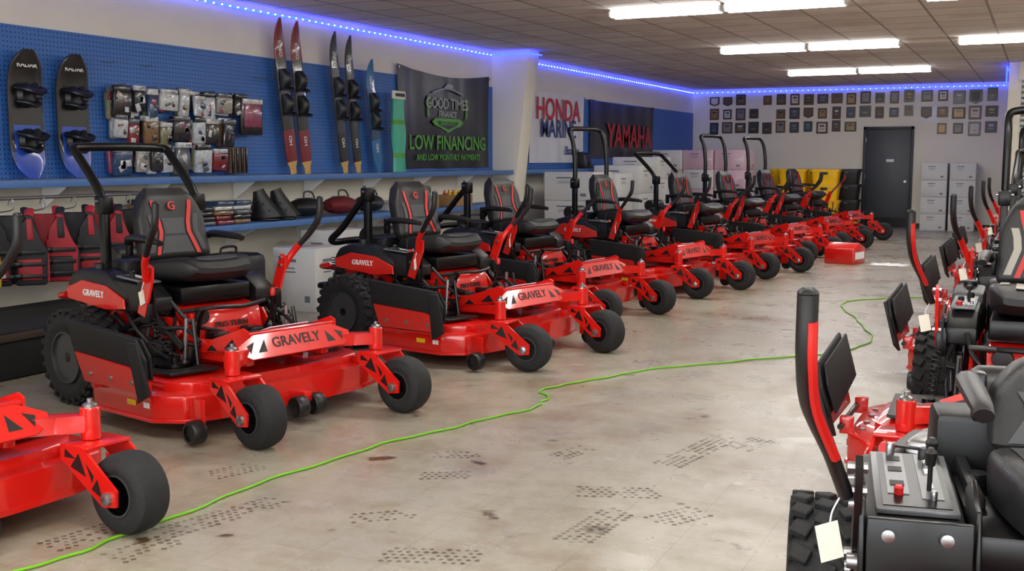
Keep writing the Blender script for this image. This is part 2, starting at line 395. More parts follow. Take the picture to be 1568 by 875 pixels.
    b.prism([(-.15, .5), (.12, .5), (.15, .86), (-.02, .86)], 'y', -.28, .28, BLK, .02)
    GP = mat('grey_panel', '#77787b', .35, .3)
    if near:
        b.prism([(.12, .50), (.12, .74), (.20, .76), (.66, .72), (.72, .66), (.70, .50)], 'y', -.46, -.25, BLK, .02)
        b.prism([(.52, .54), (.52, .80), (.60, .84), (.72, .80), (.74, .60), (.68, .52)], 'y', -.475, -.462, BLKM, .003, seg=1)
        b.prism([(.50, .54), (.50, .78), (.58, .82), (.68, .78), (.70, .60), (.66, .52)], 'y', -.250, -.238, BLKM, .003, seg=1)
        for (x, z) in ((.68, .78), (.60, .80), (.69, .66), (.57, .60)): b.lathe([(-.495, .016), (-.474, .018)], (x, 0, z), 'y', STL, 12)
        b.box((.735, -.36, .66), (.02, .20, .22), BLKM, .004)
        for y, z in ((-.42, .74), (-.31, .74), (-.42, .62)): b.lathe([(.745, .013), (.758, .013), (.76, .006)], (0, y, z), 'x', STL, 12)
        A = T(.40, -.35, .752) @ rot(0, 5, 0)
        b.box((0, 0, 0), (.36, .17, .014), GP, .004, M=A)
        b.box((0, 0, .008), (.33, .14, .003), BLKM, M=A)
        b.box((-.02, .035, .010), (.28, .045, .003), GP, M=A); b.box((-.03, -.035, .010), (.26, .045, .003), GP, M=A)
        for x in (-.12, -.05, .04): b.box((x, -.035, .012), (.03, .03, .003), TXB, M=A); b.box((x, .035, .012), (.035, .012, .003), WHT, M=A)
        for x, y, r, h, m in ((-.13, .035, .014, .03, BLK), (-.07, .035, .010, .02, STL), (.10, -.035, .010, .02, VRD), (.12, .035, .008, .02, STL), (-.15, -.04, .010, .03, STL)):
            b.lathe([(0, r), (h*.8, r), (h, r*.7)], (x, y, .010), 'z', m, 12, M=A)
        for x, y, hh in ((.03, .035, .07), (.07, .03, .06)):
            b.lathe([(0, .005), (hh, .005), (hh, .010), (hh+.03, .014), (hh+.04, .006)], (x, y, .010), 'z', BLK, 12, M=A)
        b.box((.30, -.22, .66), (.38, .03, .20), BLK, .012)
    else:
        A = T(.42, -.37, .775) @ rot(0, 4, 0)
        b.box((0, 0, 0), (.30, .11, .012), GP, .003, M=A)
        b.box((-.02, .03, .008), (.22, .03, .003), WHT, M=A); b.box((-.02, -.03, .008), (.20, .02, .003), TXB, M=A)
        for x, y, r, h, m in ((-.1, .02, .018, .03, BLK), (-.03, -.02, .014, .02, BLK), (.10, -.02, .014, .02, VRD), (.08, .035, .008, .02, STL)):
            b.lathe([(0, r), (h*.8, r), (h, r*.7)], (x, y, .006), 'z', m, 12, M=A)
        b.lathe([(0, .006), (.07, .006), (.07, .014), (.09, .016), (.095, .008)], (.03, .02, 0), 'z', BLK, 12, M=A)
        for (x, z) in ((.66, .66), (.66, .73), (.58, .70)): b.lathe([(-.455, .016), (-.44, .016)], (x, 0, z), 'y', STL, 10)
        b.prism([(.54, .58), (.54, .77), (.62, .79), (.70, .74), (.70, .60)], 'y', -.455, -.445, BLKM)
    b.lathe([(.77, .045), (.80, .048), (.802, .038), (.775, .036)], (.26, .37, 0), 'z', BLK, 18)
    if near:
        b.M = T(0, .07, -.04); seat(b, .22); b.M = Matrix.Identity(4)
    else: seat(b)
    engine(b); rops(b, kind)
    b.box((.70, -.53, .70), (.002, .05, .08), TAG, r=(12, 0, 25))
    b.tube([(.70, -.50, .82), (.705, -.525, .77), (.70, -.53, .74)], .002, WHT, 5)
    return b.mesh('zero_turn_mower_'+kind)
ME = {k: mower(k, sw) for k, sw in (('back', (-2, 4)), ('fold', (14, -6)), ('tall', (10, 4)), ('none', (-5, 10)), ('near', (0, 0)))}
left = [(-5.00, 2.96, -9, 'back'), (-5.13, 5.40, -13.5, 'back'), (-4.78, 7.80, -12, 'fold'), (-5.06, 10.02, -12, 'fold'),
        (-4.85, 12.3, -12, 'tall'), (-4.62, 14.6, -12, 'back'), (-4.57, 16.8, -12, 'tall'), (-4.45, 19.0, -12, 'tall'), (-4.40, 21.1, -12, 'none')]
for x, y, r, k in left: place('zero_turn_mower', ME[k], (x, y, 0), r)
right = [(.04, 3.05, -80, 'near'), (.05, 6.30, -90, 'none'), (.09, 8.80, -92, 'tall'), (.09, 11.3, -94, 'back'), (.09, 13.8, -95, 'tall'), (.05, 16.2, -95, 'back')]
LG = mat('light_grey_vinyl', '#a8a298', .45, 0, .08, 10, bump=.15, bscale=300)
for i, (x, y, r, k) in enumerate(right):
    o = place('zero_turn_mower', ME[k], (x, y, 0), r)
    if i == 1:
        for sl in o.material_slots:
            if sl.material == VGR: 
                sl.link = 'OBJECT'; sl.material = LG

# ------------------------------------------------------------ room
H = 3.07; XL = -7.45; XR = 6.0; YF = 25.4; YN = -3.5; XJ = -.60; YJ = 20.3
def nodes_mat(name):
    m = bpy.data.materials.new(name); m.use_nodes = True; return m, m.node_tree.nodes, m.node_tree.links, m.node_tree.nodes['Principled BSDF']
m, N, L, p = nodes_mat('stained_tile_floor')
tc = N.new('ShaderNodeTexCoord')
def noise(sc_, det=6, rg=.6):
    n = N.new('ShaderNodeTexNoise'); n.inputs['Scale'].default_value = sc_; n.inputs['Detail'].default_value = det; n.inputs['Roughness'].default_value = rg
    L.new(tc.outputs['Object'], n.inputs['Vector']); return n
def ramp(src, a, b_, ca=(0, 0, 0, 1), cb=(1, 1, 1, 1)):
    r = N.new('ShaderNodeValToRGB'); r.color_ramp.elements[0].position = a; r.color_ramp.elements[1].position = b_
    r.color_ramp.elements[0].color = ca; r.color_ramp.elements[1].color = cb; L.new(src, r.inputs[0]); return r
def mixc(f, a, b_):
    x = N.new('ShaderNodeMix'); x.data_type = 'RGBA'
    for i, s in ((0, f), (6, a), (7, b_)):
        if isinstance(s, (tuple, float)): x.inputs[i].default_value = s
        else: L.new(s, x.inputs[i])
    return x.outputs[2]
base = mixc(noise(.8).outputs['Fac'], lin('#918b7c'), lin('#b0aa9b'))
base = mixc(ramp(noise(5, 8, .7).outputs['Fac'], .45, .8).outputs[0], base, lin('#82765e'))
br = N.new('ShaderNodeTexBrick'); br.offset = 0; br.inputs['Scale'].default_value = 1; br.inputs['Brick Width'].default_value = .305; br.inputs['Row Height'].default_value = .305
br.inputs['Mortar Size'].default_value = .0022; br.inputs['Color1'].default_value = (1, 1, 1, 1); br.inputs['Color2'].default_value = (.94, .94, .93, 1); br.inputs['Mortar'].default_value = (.74, .72, .70, 1)
L.new(tc.outputs['Object'], br.inputs['Vector'])
mu = N.new('ShaderNodeMix'); mu.data_type = 'RGBA'; mu.blend_type = 'MULTIPLY'; mu.inputs[0].default_value = 1
st = mixc(ramp(noise(1.1, 8, .62).outputs['Fac'], .51, .72).outputs[0], base, lin('#74593a'))
st = mixc(ramp(noise(4.3, 4, .5).outputs['Fac'], .66, .715).outputs[0], st, lin('#4e3f2a'))
L.new(st, mu.inputs[6]); L.new(br.outputs['Color'], mu.inputs[7]); L.new(mu.outputs[2], p.inputs['Base Color'])
L.new(ramp(noise(2.5).outputs['Fac'], .3, .7, (.22, .22, .22, 1), (.40, .40, .40, 1)).outputs[0], p.inputs['Roughness'])
FLOOR = m
b = MB(); b.box(((XL+XR)/2, (YN+YF)/2, -.05), (XR-XL+.4, YF-YN+.4, .1), FLOOR)
b.obj('floor')
m, N, L, p = nodes_mat('suspended_ceiling_tiles'); tc = N.new('ShaderNodeTexCoord')
br = N.new('ShaderNodeTexBrick'); br.offset = 0; br.inputs['Scale'].default_value = 1; br.inputs['Brick Width'].default_value = .61; br.inputs['Row Height'].default_value = .61
br.inputs['Mortar Size'].default_value = .014; br.inputs['Color1'].default_value = lin('#e6e0d8'); br.inputs['Color2'].default_value = lin('#d3ccc4'); br.inputs['Mortar'].default_value = lin('#938d86')
L.new(tc.outputs['Object'], br.inputs['Vector'])
nz = noise(1.2, 6, .6); L.new(mixc(ramp(nz.outputs['Fac'], .52, .78).outputs[0], br.outputs['Color'], lin('#b8a99b')), p.inputs['Base Color'])
p.inputs['Roughness'].default_value = .9
bp = N.new('ShaderNodeBump'); bp.inputs['Strength'].default_value = .4; bp.inputs['Distance'].default_value = .02
L.new(br.outputs['Fac'], bp.inputs['Height']); bp.invert = True; L.new(bp.outputs[0], p.inputs['Normal'])
b = MB(); b.box(((XL+XR)/2, (YN+YF)/2, H+.05), (XR-XL+.4, YF-YN+.4, .1), m); b.obj('ceiling')
WALL = mat('cream_wall_paint', '#e7e1d0', .7, 0, .05, 1.5, bump=.1, bscale=30)
b = MB(); b.box((XL-.1, (YN+YF)/2, H/2), (.2, YF-YN+.4, H), WALL); b.obj('wall_left')
b = MB(); b.box(((XL+XJ)/2, YF+.1, H/2), (XJ-XL, .2, H), WALL); b.obj('wall_back')
b = MB(); b.box((XJ+.1, (YJ+YF)/2+.1, H/2), (.2, YF-YJ, H), WALL); b.box(((XJ+.16+3.2)/2, YJ+.1, 2.92), (3.2-XJ-.16, .2, .30), WALL)
b.box(((3.2+XR)/2, YJ+.1, H/2), (XR-3.2, .2, H), WALL); b.obj('wall_back_jog')
b = MB(); b.box((XR+.1, (YN+YJ)/2, H/2), (.2, YJ-YN+.4, H), WALL); b.obj('wall_right')
b = MB()
b.box(((XL+XR)/2, YN-.1, .3), (XR-XL, .2, .6), WALL); b.box(((XL+XR)/2, YN-.1, 2.87), (XR-XL, .2, .4), WALL)
for x in (XL+.25, -3.1, 1.4, XR-.25): b.box((x, YN-.1, 1.64), (.5, .2, 2.08), WALL)
b.obj('wall_front')
ALU = mat('aluminium_frame', '#8d8f92', .35, .7)
GLS = mat('window_glass', '#c8d6dc', .05, 0, 0, alpha=.15)
for i, (x0, x1) in enumerate(((XL+.5, -3.35), (-2.85, 1.15), (1.65, XR-.5))):
    b = MB(); c = (x0+x1)/2
    for x in (x0+.03, c, x1-.03): b.box((x, YN-.1, 1.635), (.06, .08, 2.07), ALU, .005)
    for z in (.63, 2.64): b.box((c, YN-.1, z), (x1-x0, .08, .06), ALU, .005)
    b.box((c, YN-.1, 1.635), (x1-x0-.1, .01, 2.0), GLS); b.obj('window_%d' % (i+1))
b = MB(); SL = mat('galvanised_slats', '#a0a1a1', .45, .3, .1, 4)
for i in range(30):
    z0 = i*.092
    b.prism([(YJ+.10, z0), (YJ+.07, z0+.02), (YJ+.07, z0+.07), (YJ+.10, z0+.092), (YJ+.12, z0+.092), (YJ+.12, z0)], 'x', XJ+.205, 3.195, SL)
b.obj('door_2')
b = MB(); DR = mat('slate_door_paint', '#3b4047', .45, 0, .08, 3); FR = mat('dark_door_frame', '#26282b', .5)
dx = -3.07; b.box((dx, YF-.02, 1.06), (.92, .04, 2.12), DR, .004)
for x in (dx-.49, dx+.49): b.box((x, YF-.03, 1.09), (.06, .07, 2.18), FR, .005)
b.box((dx, YF-.03, 2.15), (1.04, .07, .06), FR, .005)
b.lathe([(-.09, .03), (-.085, .03), (-.04, .012), (-.03, .028), (0, .03)], (dx+.38, YF-.04, 1.0), 'y', STL, 14)
b.box((dx+.05, YF-.045, 1.45), (.16, .01, .06), WHT); b.box((dx, YF-.045, .12), (.86, .008, .2), BLKM)
for z in (.3, 1.1, 1.9): b.cyl((dx-.46, YF-.06, z-.05), (dx-.46, YF-.06, z+.05), .012, STL, 8)
b.obj('door_1')
BB = mat('dark_baseboard', '#3a342e', .6)
b = MB(); b.box((XL+.01, 15, .05), (.02, 20.5, .1), BB); b.obj('baseboard_left')
b = MB(); b.box(((XL+dx-.52)/2, YF-.01, .05), (dx-.52-XL, .02, .1), BB); b.box(((XJ+dx+.52)/2, YF-.01, .05), (XJ-dx-.52, .02, .1), BB); b.obj('baseboard_back')
b = MB(); b.prism([(XL, 0), (-7.18, 0), (-6.82, H), (XL, H)], 'y', 14.9, 15.25, WALL, .01); b.obj('tapered_column')
m, N, L, p = nodes_mat('blue_pegboard'); tc = N.new('ShaderNodeTexCoord'); sp = N.new('ShaderNodeSeparateXYZ'); L.new(tc.outputs['Object'], sp.inputs[0])
def mth(op, a, b_=None):
    n = N.new('ShaderNodeMath'); n.operation = op
    for i, s in enumerate((a, b_)):
        if s is None: continue
        if isinstance(s, (int, float)): n.inputs[i].default_value = s
        else: L.new(s, n.inputs[i])
    return n.outputs[0]
fy = mth('SUBTRACT', mth('FRACT', mth('MULTIPLY', sp.outputs[1], 26)), .5); fz = mth('SUBTRACT', mth('FRACT', mth('MULTIPLY', sp.outputs[2], 26)), .5)
d2 = mth('ADD', mth('MULTIPLY', fy, fy), mth('MULTIPLY', fz, fz)); hole = mth('LESS_THAN', d2, .03)
nz = noise(.9); L.new(mixc(hole, mixc(nz.outputs['Fac'], lin('#3163ae'), lin('#3d73bd')), lin('#142850')), p.inputs['Base Color']); p.inputs['Roughness'].default_value = .5
PEG = m; BLU = mat('blue_shelf_paint', '#4a72ae', .5)
b = MB(); b.box((XL+.012, 9.4, 1.93), (.02, 11.0, 1.22), PEG); b.obj('pegboard_panel')
b = MB(); b.box((XL+.012, 20.32, 1.93), (.02, 10.1, 1.22), PEG); b.obj('pegboard_panel')
def shelf(y0, y1, z, d, name):
    b = MB(); b.box((XL+d/2+.025, (y0+y1)/2, z), (d, y1-y0, .03), BLU, .003)
    b.box((XL+d+.03, (y0+y1)/2, z-.01), (.02, y1-y0, .06), BLU, .003)
    y = y0+.3
    while y < y1-.1:
        b.prism([(XL+.02, z-.015), (XL+d, z-.015), (XL+.05, z-.22), (XL+.02, z-.22)], 'y', y-.006, y+.006, WHT); y += 1.2
    b.obj(name)
shelf(3.9, 14.88, 1.30, .34, 'wall_shelf'); shelf(15.27, 25.3, 1.30, .34, 'wall_shelf')
shelf(7.35, 14.86, .84, .50, 'wall_shelf')
LED = mat('blue_led', (.015, .04, 1.0), .5, emit=9, var=0)
LED2 = mat('blue_led_diode', (.25, .35, 1.0), .5, emit=14, var=0)
b = MB()
def ledrun(p0, p1):
    p0, p1 = Vector(p0), Vector(p1); n = max(1, int((p1-p0).length/.5))
    b.tube([p0+(p1-p0)*i/n+Vector((0, 0, .012*math.sin(i*1.9))) for i in range(n+1)], .011, LED, 6, 1)
ledrun((XL+.03, 3, 3.0), (XL+.03, 14.87, 3.0)); ledrun((XL+.03, 14.87, 3.0), (-6.80, 14.87, 3.0)); ledrun((-6.80, 14.87, 3.0), (-6.80, 15.28, 3.0))
ledrun((XL+.03, 15.28, 3.0), (XL+.03, YF-.03, 3.0)); ledrun((XL+.03, YF-.03, 3.0), (XJ-.03, YF-.03, 3.0)); ledrun((XJ-.03, YF-.03, 3.0), (XJ-.03, YJ, 3.0)); ledrun((XJ-.03, YJ-.02, 3.0), (XJ-.03, YJ-.02, 2.72))
for a_, c_ in (((XL+.045, 3, 3.0), (XL+.045, 14.87, 3.0)), ((XL+.045, 15.28, 3.0), (XL+.045, YF-.05, 3.0)), ((XL+.05, YF-.045, 3.0), (XJ-.05, YF-.045, 3.0))):
    a_, c_ = Vector(a_), Vector(c_); n = int((c_-a_).length/.12)
    for i in range(n):
        q = a_+(c_-a_)*(i+.5)/n; b.box(tuple(q), (.012, .012, .012), LED2)
b.obj('led_strip_light')
TUB = mat('fluorescent_tube', (1, .98, .95), .5, emit=20, var=0)
b = MB()
for x in (-.62, .62):
    b.prism([(-.07, 0), (-.05, -.045), (.05, -.045), (.07, 0)], 'x', x-.60, x+.60, WHT)
    for y in (-.065, .065):
        b.tube([(x-.585, y, -.068), (x+.585, y, -.068)], .019, TUB, 10, 1)
    for e in (-.595, .595): b.box((x+e, 0, -.05), (.02, .2, .06), WHT, .004)
fx = b.mesh('fluorescent_fixture')
LX = (-3.05, .12, 3.6)
for Y in (-1.8, 2.5, 7.0, 11.45, 15.95, 20.6):
    for x in LX:
        if Y > 20 and x > -1: continue
        place('fluorescent_fixture', fx, (x, Y, H-.003))
        ld = bpy.data.lights.new('fluorescent_glow', 'AREA'); ld.shape = 'RECTANGLE'; ld.size = 2.4; ld.size_y = .2; ld.energy = 34; ld.color = (1, .98, .93)
        lo = bpy.data.objects.new('fluorescent_glow', ld); lo.location = (x, Y, H-.10); sc.collection.objects.link(lo)
for x, w in ((-5.15, 3.6), (-.85, 3.9), (3.6, 3.7)):
    ld = bpy.data.lights.new('window_daylight', 'AREA'); ld.shape = 'RECTANGLE'; ld.size = w; ld.size_y = 2; ld.energy = 165; ld.color = (.92, .96, 1)
    lo = bpy.data.objects.new('window_daylight', ld); lo.location = (x, YN+.05, 1.64); sc.collection.objects.link(lo)
    lo.rotation_euler = Vector((0, 1, -.05)).to_track_quat('-Z', 'Y').to_euler()
w = bpy.data.worlds.new('World'); sc.world = w; w.use_nodes = True
w.node_tree.nodes['Background'].inputs[0].default_value = (.75, .85, 1, 1); w.node_tree.nodes['Background'].inputs[1].default_value = .8

# ------------------------------------------------------------ plaques
b = MB(); fr = [mat('plaque_walnut', '#3e2619', .4), mat('plaque_black', '#161616', .3), mat('plaque_oak', '#5e4128', .4), mat('plaque_cherry', '#4a1d16', .4)]
inn = [mat('plaque_gold', '#8f7440', .35, .2), mat('plaque_ink', '#1c1c22', .3), mat('plaque_cert', '#c9c4b6', .5), mat('plaque_blue', '#27456b', .4), mat('plaque_bronze', '#5c4630', .4), mat('plaque_dark', '#2d2724', .4), mat('plaque_grey', '#77787a', .4)]
def plaque(x, z, w, h):
    f = random.choice(fr); i = random.choices(inn, (1.5, 2, 2.5, 1.5, 3, 2, 2))[0]
    if random.random() < .10:
        b.prism([(x-w/2, z+h/2), (x+w/2, z+h/2), (x+w/2, z-h*.3), (x, z-h/2), (x-w/2, z-h*.3)], 'y', YF-.025, YF-.002, f, .004, seg=1)
        b.prism([(x-w*.35, z+h*.38), (x+w*.35, z+h*.38), (x+w*.35, z-h*.2), (x, z-h*.36), (x-w*.35, z-h*.2)], 'y', YF-.03, YF-.024, i)
    else:
        b.box((x, YF-.013, z), (w, .022, h), f, .004, seg=1); b.box((x, YF-.026, z), (w*.68, .006, h*.70), i)
        b.box((x, YF-.030, z-h*.12), (w*.4, .003, h*.08), inn[0]); b.box((x, YF-.030, z+h*.15), (w*.4, .003, h*.15), random.choice(inn))
for j, z in enumerate((2.81, 2.50, 2.19)):
    for i in range(11):
        if random.random() < .05: continue
        plaque(-6.93+i*.305, z+random.uniform(-.02, .02), random.uniform(.18, .25), random.uniform(.2, .28))
for j, z in enumerate((2.81, 2.50)):
    for i in range(4):
        plaque(-3.58+i*.30, z+random.uniform(-.02, .02), random.uniform(.17, .26), random.uniform(.2, .27))
for j, z in enumerate((2.80, 2.47, 2.14)):
    for i in range(5):
        if j == 2 and i == 0: continue
        plaque(-2.32+i*.32, z+random.uniform(-.03, .03), random.uniform(.18, .27), random.uniform(.22, .3))
b.box((-2.25, YF-.01, 2.42), (.4, .012, .34), WHT, .003)
b.obj('award_plaque_collection')

# ------------------------------------------------------------ banners
def banner(name, y0, y1, z0, z1, m, texts, sag=.0, logo=None):
    b = MB(); nx, nz_ = 40, 14; rows = []
    for i in range(nz_+1):
        r = []
        for j in range(nx+1):
            u = j/nx; v = i/nz_
            s_ = sag*math.sin(math.pi*u)*(v)
            x = XL+.045+.012*math.sin(u*17+v*2)*(1-.4*v)+.006*math.sin(u*31)
            r.append((x, y0+(y1-y0)*u+.02*math.sin(v*3)*(1-2*u), z0+(z1-z0)*v-s_*.9))
        rows.append(r)
    b.grid(rows, m)
    for t, sz, y, z, mm in texts: b.text(t, sz, frame((XL+.068, y, z), (0, 1, 0), (0, 0, 1)), mm, .001)
    if logo: logo(b)
    for y in (y0+.03, y1-.03): b.lathe([(0, .02), (.01, .02)], (XL+.06, y, z1-.04), 'x', STL, 10)
    b.obj(name)
BNB = mat('black_banner_vinyl', '#121416', .3, 0, .15, 2); BNW = mat('white_banner_vinyl', '#dcdee2', .45, 0, .03); GRN = mat('lime_print', '#4f9a36', .5); GYT = mat('grey_print', '#98a09e', .5)
REDT = mat('red_print', '#c01420', .5); BLT = mat('navy_print', '#1f3576', .5); GRD = mat('dark_green_print', '#2c6a38', .5)
def flogo(b):
    x0, x1 = XL+.066, XL+.068; cy = 13.45
    # arched mower silhouette line above, green ribbon under the wordmark
    arc = [(x1, cy-.42+.84*i/12, 2.36+.07*math.sin(math.pi*i/12)) for i in range(13)]
    b.tube(arc, .012, GYT, 6, 1)
    b.prism([(cy-.12, 2.44), (cy+.02, 2.50), (cy+.14, 2.49), (cy+.16, 2.44)], 'x', x0, x1, GYT)
    b.prism([(cy-.44, 1.98), (cy-.34, 2.03), (cy+.34, 2.03), (cy+.44, 1.98), (cy+.36, 1.93), (cy+.20, 1.90), (cy, 1.84), (cy-.20, 1.90), (cy-.36, 1.93)], 'x', x0, x1, GRN)
    b.prism([(cy-.30, 1.99), (cy+.30, 1.99), (cy+.26, 1.94), (cy, 1.88), (cy-.26, 1.94)], 'x', x1, x1+.002, BNB)
    b.text('GREEN LIGHT', .07, frame((x1+.004, cy, 1.96), (0, 1, 0), (0, 0, 1)), GRN, .001)
    for s in (-1, 1): b.prism([(cy+s*.50, 2.34), (cy+s*.56, 2.30), (cy+s*.56, 2.06), (cy+s*.50, 2.02), (cy+s*.53, 2.18)], 'x', x0, x1, GRN)
banner('financing_banner', 12.15, 14.75, 1.36, 2.68, BNB, [('GOOD TIMES', .20, 13.45, 2.22, GYT), ('FINANCE', .12, 13.45, 2.08, GYT), ('LOW FINANCING', .27, 13.5, 1.69, GRN), ('AND LOW MONTHLY PAYMENTS', .12, 13.5, 1.50, GRN)], .10, flogo)
banner('boat_motor_banner', 16.15, 18.5, 1.42, 2.58, BNW, [('HONDA', .50, 17.32, 2.28, REDT), ('MARINE', .42, 17.32, 1.97, BLT), ('Boating', .20, 17.9, 1.62, BLT)])
banner('motorcycle_banner', 18.75, 22.4, 1.50, 2.55, BNB, [('YAMAHA', .62, 20.9, 1.90, REDT)], .05)

# ------------------------------------------------------------ skis / wakeboards
def ski(name, y, ztop, zb, w, m1, m2, lean, stripe, binding=True):
    b = MB(); Lh = ztop-zb; rings = []
    for i in range(25):
        t = i/24
        ww = w*(1 if t < .75 else math.sqrt(max(0.02, 1-((t-.75)/.25)**2))) if t > .05 else w*.6
        ww *= .85+.15*math.sin(t*math.pi)
        xx = .02+.09*(max(0, t-.8)/.2)**2*.6
        rings.append([(xx+sup(2*math.pi*j/14, .010, ww/2, .6)[0], sup(2*math.pi*j/14, .01, ww/2, .6)[1], t*Lh) for j in range(14)])
    def mf(c):
        t = c.z/Lh
        if .02 < t < .10: return stripe
        if .30 < t < .75: return m2
        return m1
    A = rot(math.degrees(math.atan2(lean, Lh)), 0, 0)
    b.loft(rings, m1, mf, M=A)
    if binding:
        for zc in (.40*Lh, .56*Lh):
            rg = []
            for i in range(9):
                t = i/8; rg.append([(.03+.10*math.sin(math.pi*min(1, t*.75+.15))*max(0, math.sin(a))+.002, .055*math.cos(a)*(1.15-.3*t), zc+.20*t) for a in [2*math.pi*j/14 for j in range(14)]])
            b.loft(rg, BLK, M=A); b.tube([(.03, -.06, zc), (.12, -.04, zc-.02), (.12, .04, zc-.02), (.03, .06, zc)], .012, BLK, 8, M=A)
        b.text('OBRIEN', .07, A @ frame((.034, 0, .83*Lh), (0, 0, 1), (0, -1, 0)), WHT, .001)
        b.text('HO', .07, A @ frame((.034, 0, .22*Lh), (0, 0, 1), (0, -1, 0)), WHT, .001)
    b.obj(name, (XL+.10, y, zb))
SR = mat('ski_red', '#7c1220', .3, coat=.5); SB = mat('ski_black', '#121316', .3, coat=.5); SW = mat('ski_tip_tan', '#c9a25c', .4); SBL = mat('ski_blue', '#1f6aa0', .3, coat=.5); SBD = mat('ski_blue_dark', '#123c66', .3, coat=.5); TEAL = mat('teal_sleeve', '#3fae90', .4); STX = mat('ski_grey', '#30333a', .3)
ski('water_ski', 9.88, 2.97, 1.32, .20, SR, SB, .26, SW); ski('water_ski', 10.14, 2.96, 1.32, .20, SR, SB, .22, SW)
ski('water_ski', 10.88, 2.93, 1.32, .18, SB, STX, .26, SW); ski('water_ski', 11.15, 2.91, 1.32, .18, SB, SB, .22, SW)
ski('slalom_ski', 11.60, 2.68, 1.32, .21, SBL, SBD, .22, SBL)
b = MB(); rg = []
for i in range(17):
    t = i/16; w_ = .14*(1-.12*math.sin(t*9)); rg.append([(.03+sup(2*math.pi*j/20, .028*(1.2-.5*t), w_, .7)[0]+.008*math.sin(j*1.9+t*5), sup(2*math.pi*j/20, .03, w_, .7)[1], t*.94) for j in range(20)])
b.loft(rg, TEAL, lambda c: GRN if (.60 < c.z < .66 or .2 < c.z < .24) else TEAL); b.box((.04, 0, .95), (.035, .28, .10), TAG, .005); b.box((.06, 0, .95), (.004, .22, .04), TXB)
b.obj('teal_ski_sleeve', (XL+.14, 11.98, 1.32))
def wakeboard(y):
    b = MB(); Lh = 1.02; rings = []
    for i in range(25):
        t = i/24; e = abs(2*t-1); ww = .36*max(.08, (1-e**4.5))**.5*(.93+.07*e)
        rings.append([(.03+.06*e**3+sup(2*math.pi*j/18, .013, ww/2, .6)[0], sup(2*math.pi*j/18, .01, ww/2, .6)[1], t*Lh) for j in range(18)])
    BB_ = mat('board_blue', '#1c47b0', .3, coat=.4)
    b.loft(rings, SB, lambda c: BB_ if (c.z < .42*Lh and abs(c.y) < .14) else SB)
    for zc in (.22, .58):
        b.lathe([(.0, .10), (.02, .10), (.05, .07)], (.04, 0, zc+.08), 'x', BLK, 18)
        b.tube([(.05, -.09, zc+.14), (.16, -.07, zc+.12), (.19, 0, zc+.10), (.16, .07, zc+.12), (.05, .09, zc+.14)], .035, BLK, 10, 5, flat=.7)
        b.tube([(.05, -.08, zc+.03), (.12, -.05, zc+.02), (.14, 0, zc+.0), (.12, .05, zc+.02), (.05, .08, zc+.03)], .028, VBL, 10, 5, flat=.7)
        b.box((.16, 0, zc+.11), (.06, .05, .14), BLK, .02, r=(0, -20, 0))
    b.text('RADAR', .06, frame((.07, 0, .90), (0, 1, 0), (0, 0, 1)), WHT, .001)
    b.obj('wakeboard', (XL+.05, y, 1.325))
wakeboard(6.42); wakeboard(6.90)

# ------------------------------------------------------------ hanging packages
cols = ['#7c2a33', '#b9bcc0', '#232326', '#9a978e', '#8f4660', '#55585e', '#b5bbc2', '#2f4768', '#77765a', '#7d5f42', '#2e2e33', '#c4c4c2']
PK = [mat('package_%s' % c[1:], c, .22, 0, .55, 32, coat=.4) for c in cols]
b = MB()
def pack(cx, yy, zz, w_, h):
    mt = random.choice(PK)
    b.box((cx, yy, zz-h*.1), (.045, w_*.95, h*.8), mt, .020, r=(random.uniform(-4, 4), random.uniform(-6, 6), random.uniform(-12, 12)))
    b.box((cx+.012, yy, zz+h*.36), (.028, w_*.9, h*.18), random.choice((PK[1], PK[11], PK[2], PK[5])), .003)
    for _ in range(3):
        b.box((cx+.024, yy+random.uniform(-.25, .25)*w_, zz-h*.1+random.uniform(-.25, .25)*h), (.006, w_*random.uniform(.15, .45), h*random.uniform(.08, .3)), random.choice(PK), .002, r=(random.uniform(-30, 30), 0, 0))
for (y0, y1, z) in ((7.28, 9.0, 2.0), (7.30, 8.9, 1.74), (7.26, 8.8, 1.49)):
    y = y0
    while y < y1:
        w_ = random.uniform(.13, .24); h = random.uniform(.2, .3)
        for k in range(2): pack(XL+.08+.05*k, y+w_/2+random.uniform(-.02, .02), z+random.uniform(-.03, .03), w_, h)
        b.cyl((XL+.03, y+w_/2, z+h*.42), (XL+.22, y+w_/2, z+h*.44), .004, STL, 6)
        y += w_+random.uniform(0, .05)
b.box((XL+.14, 9.15, 1.90), (.05, .34, .36), PK[2], .02); b.box((XL+.17, 9.15, 1.92), (.02, .26, .24), PK[4], .01); b.box((XL+.17, 9.15, 2.06), (.02, .3, .05), PK[11], .004)
for i in range(8): b.box((XL+.12, 8.82+.035*i, 1.47), (.06, .02, .26), PK[2] if i % 2 else mat('brown_strap', '#5b4636', .6), .006, r=(0, 0, random.uniform(-5, 5)))
b.obj('packaged_water_sports_accessories')
b = MB()
for y in (7.3, 7.75, 9.35, 9.5): 
    b.tube([(XL+.025, y, 2.32), (XL+.14, y, 2.31), (XL+.17, y, 2.34)], .004, STL, 6, 3)
b.obj('pegboard_hooks')
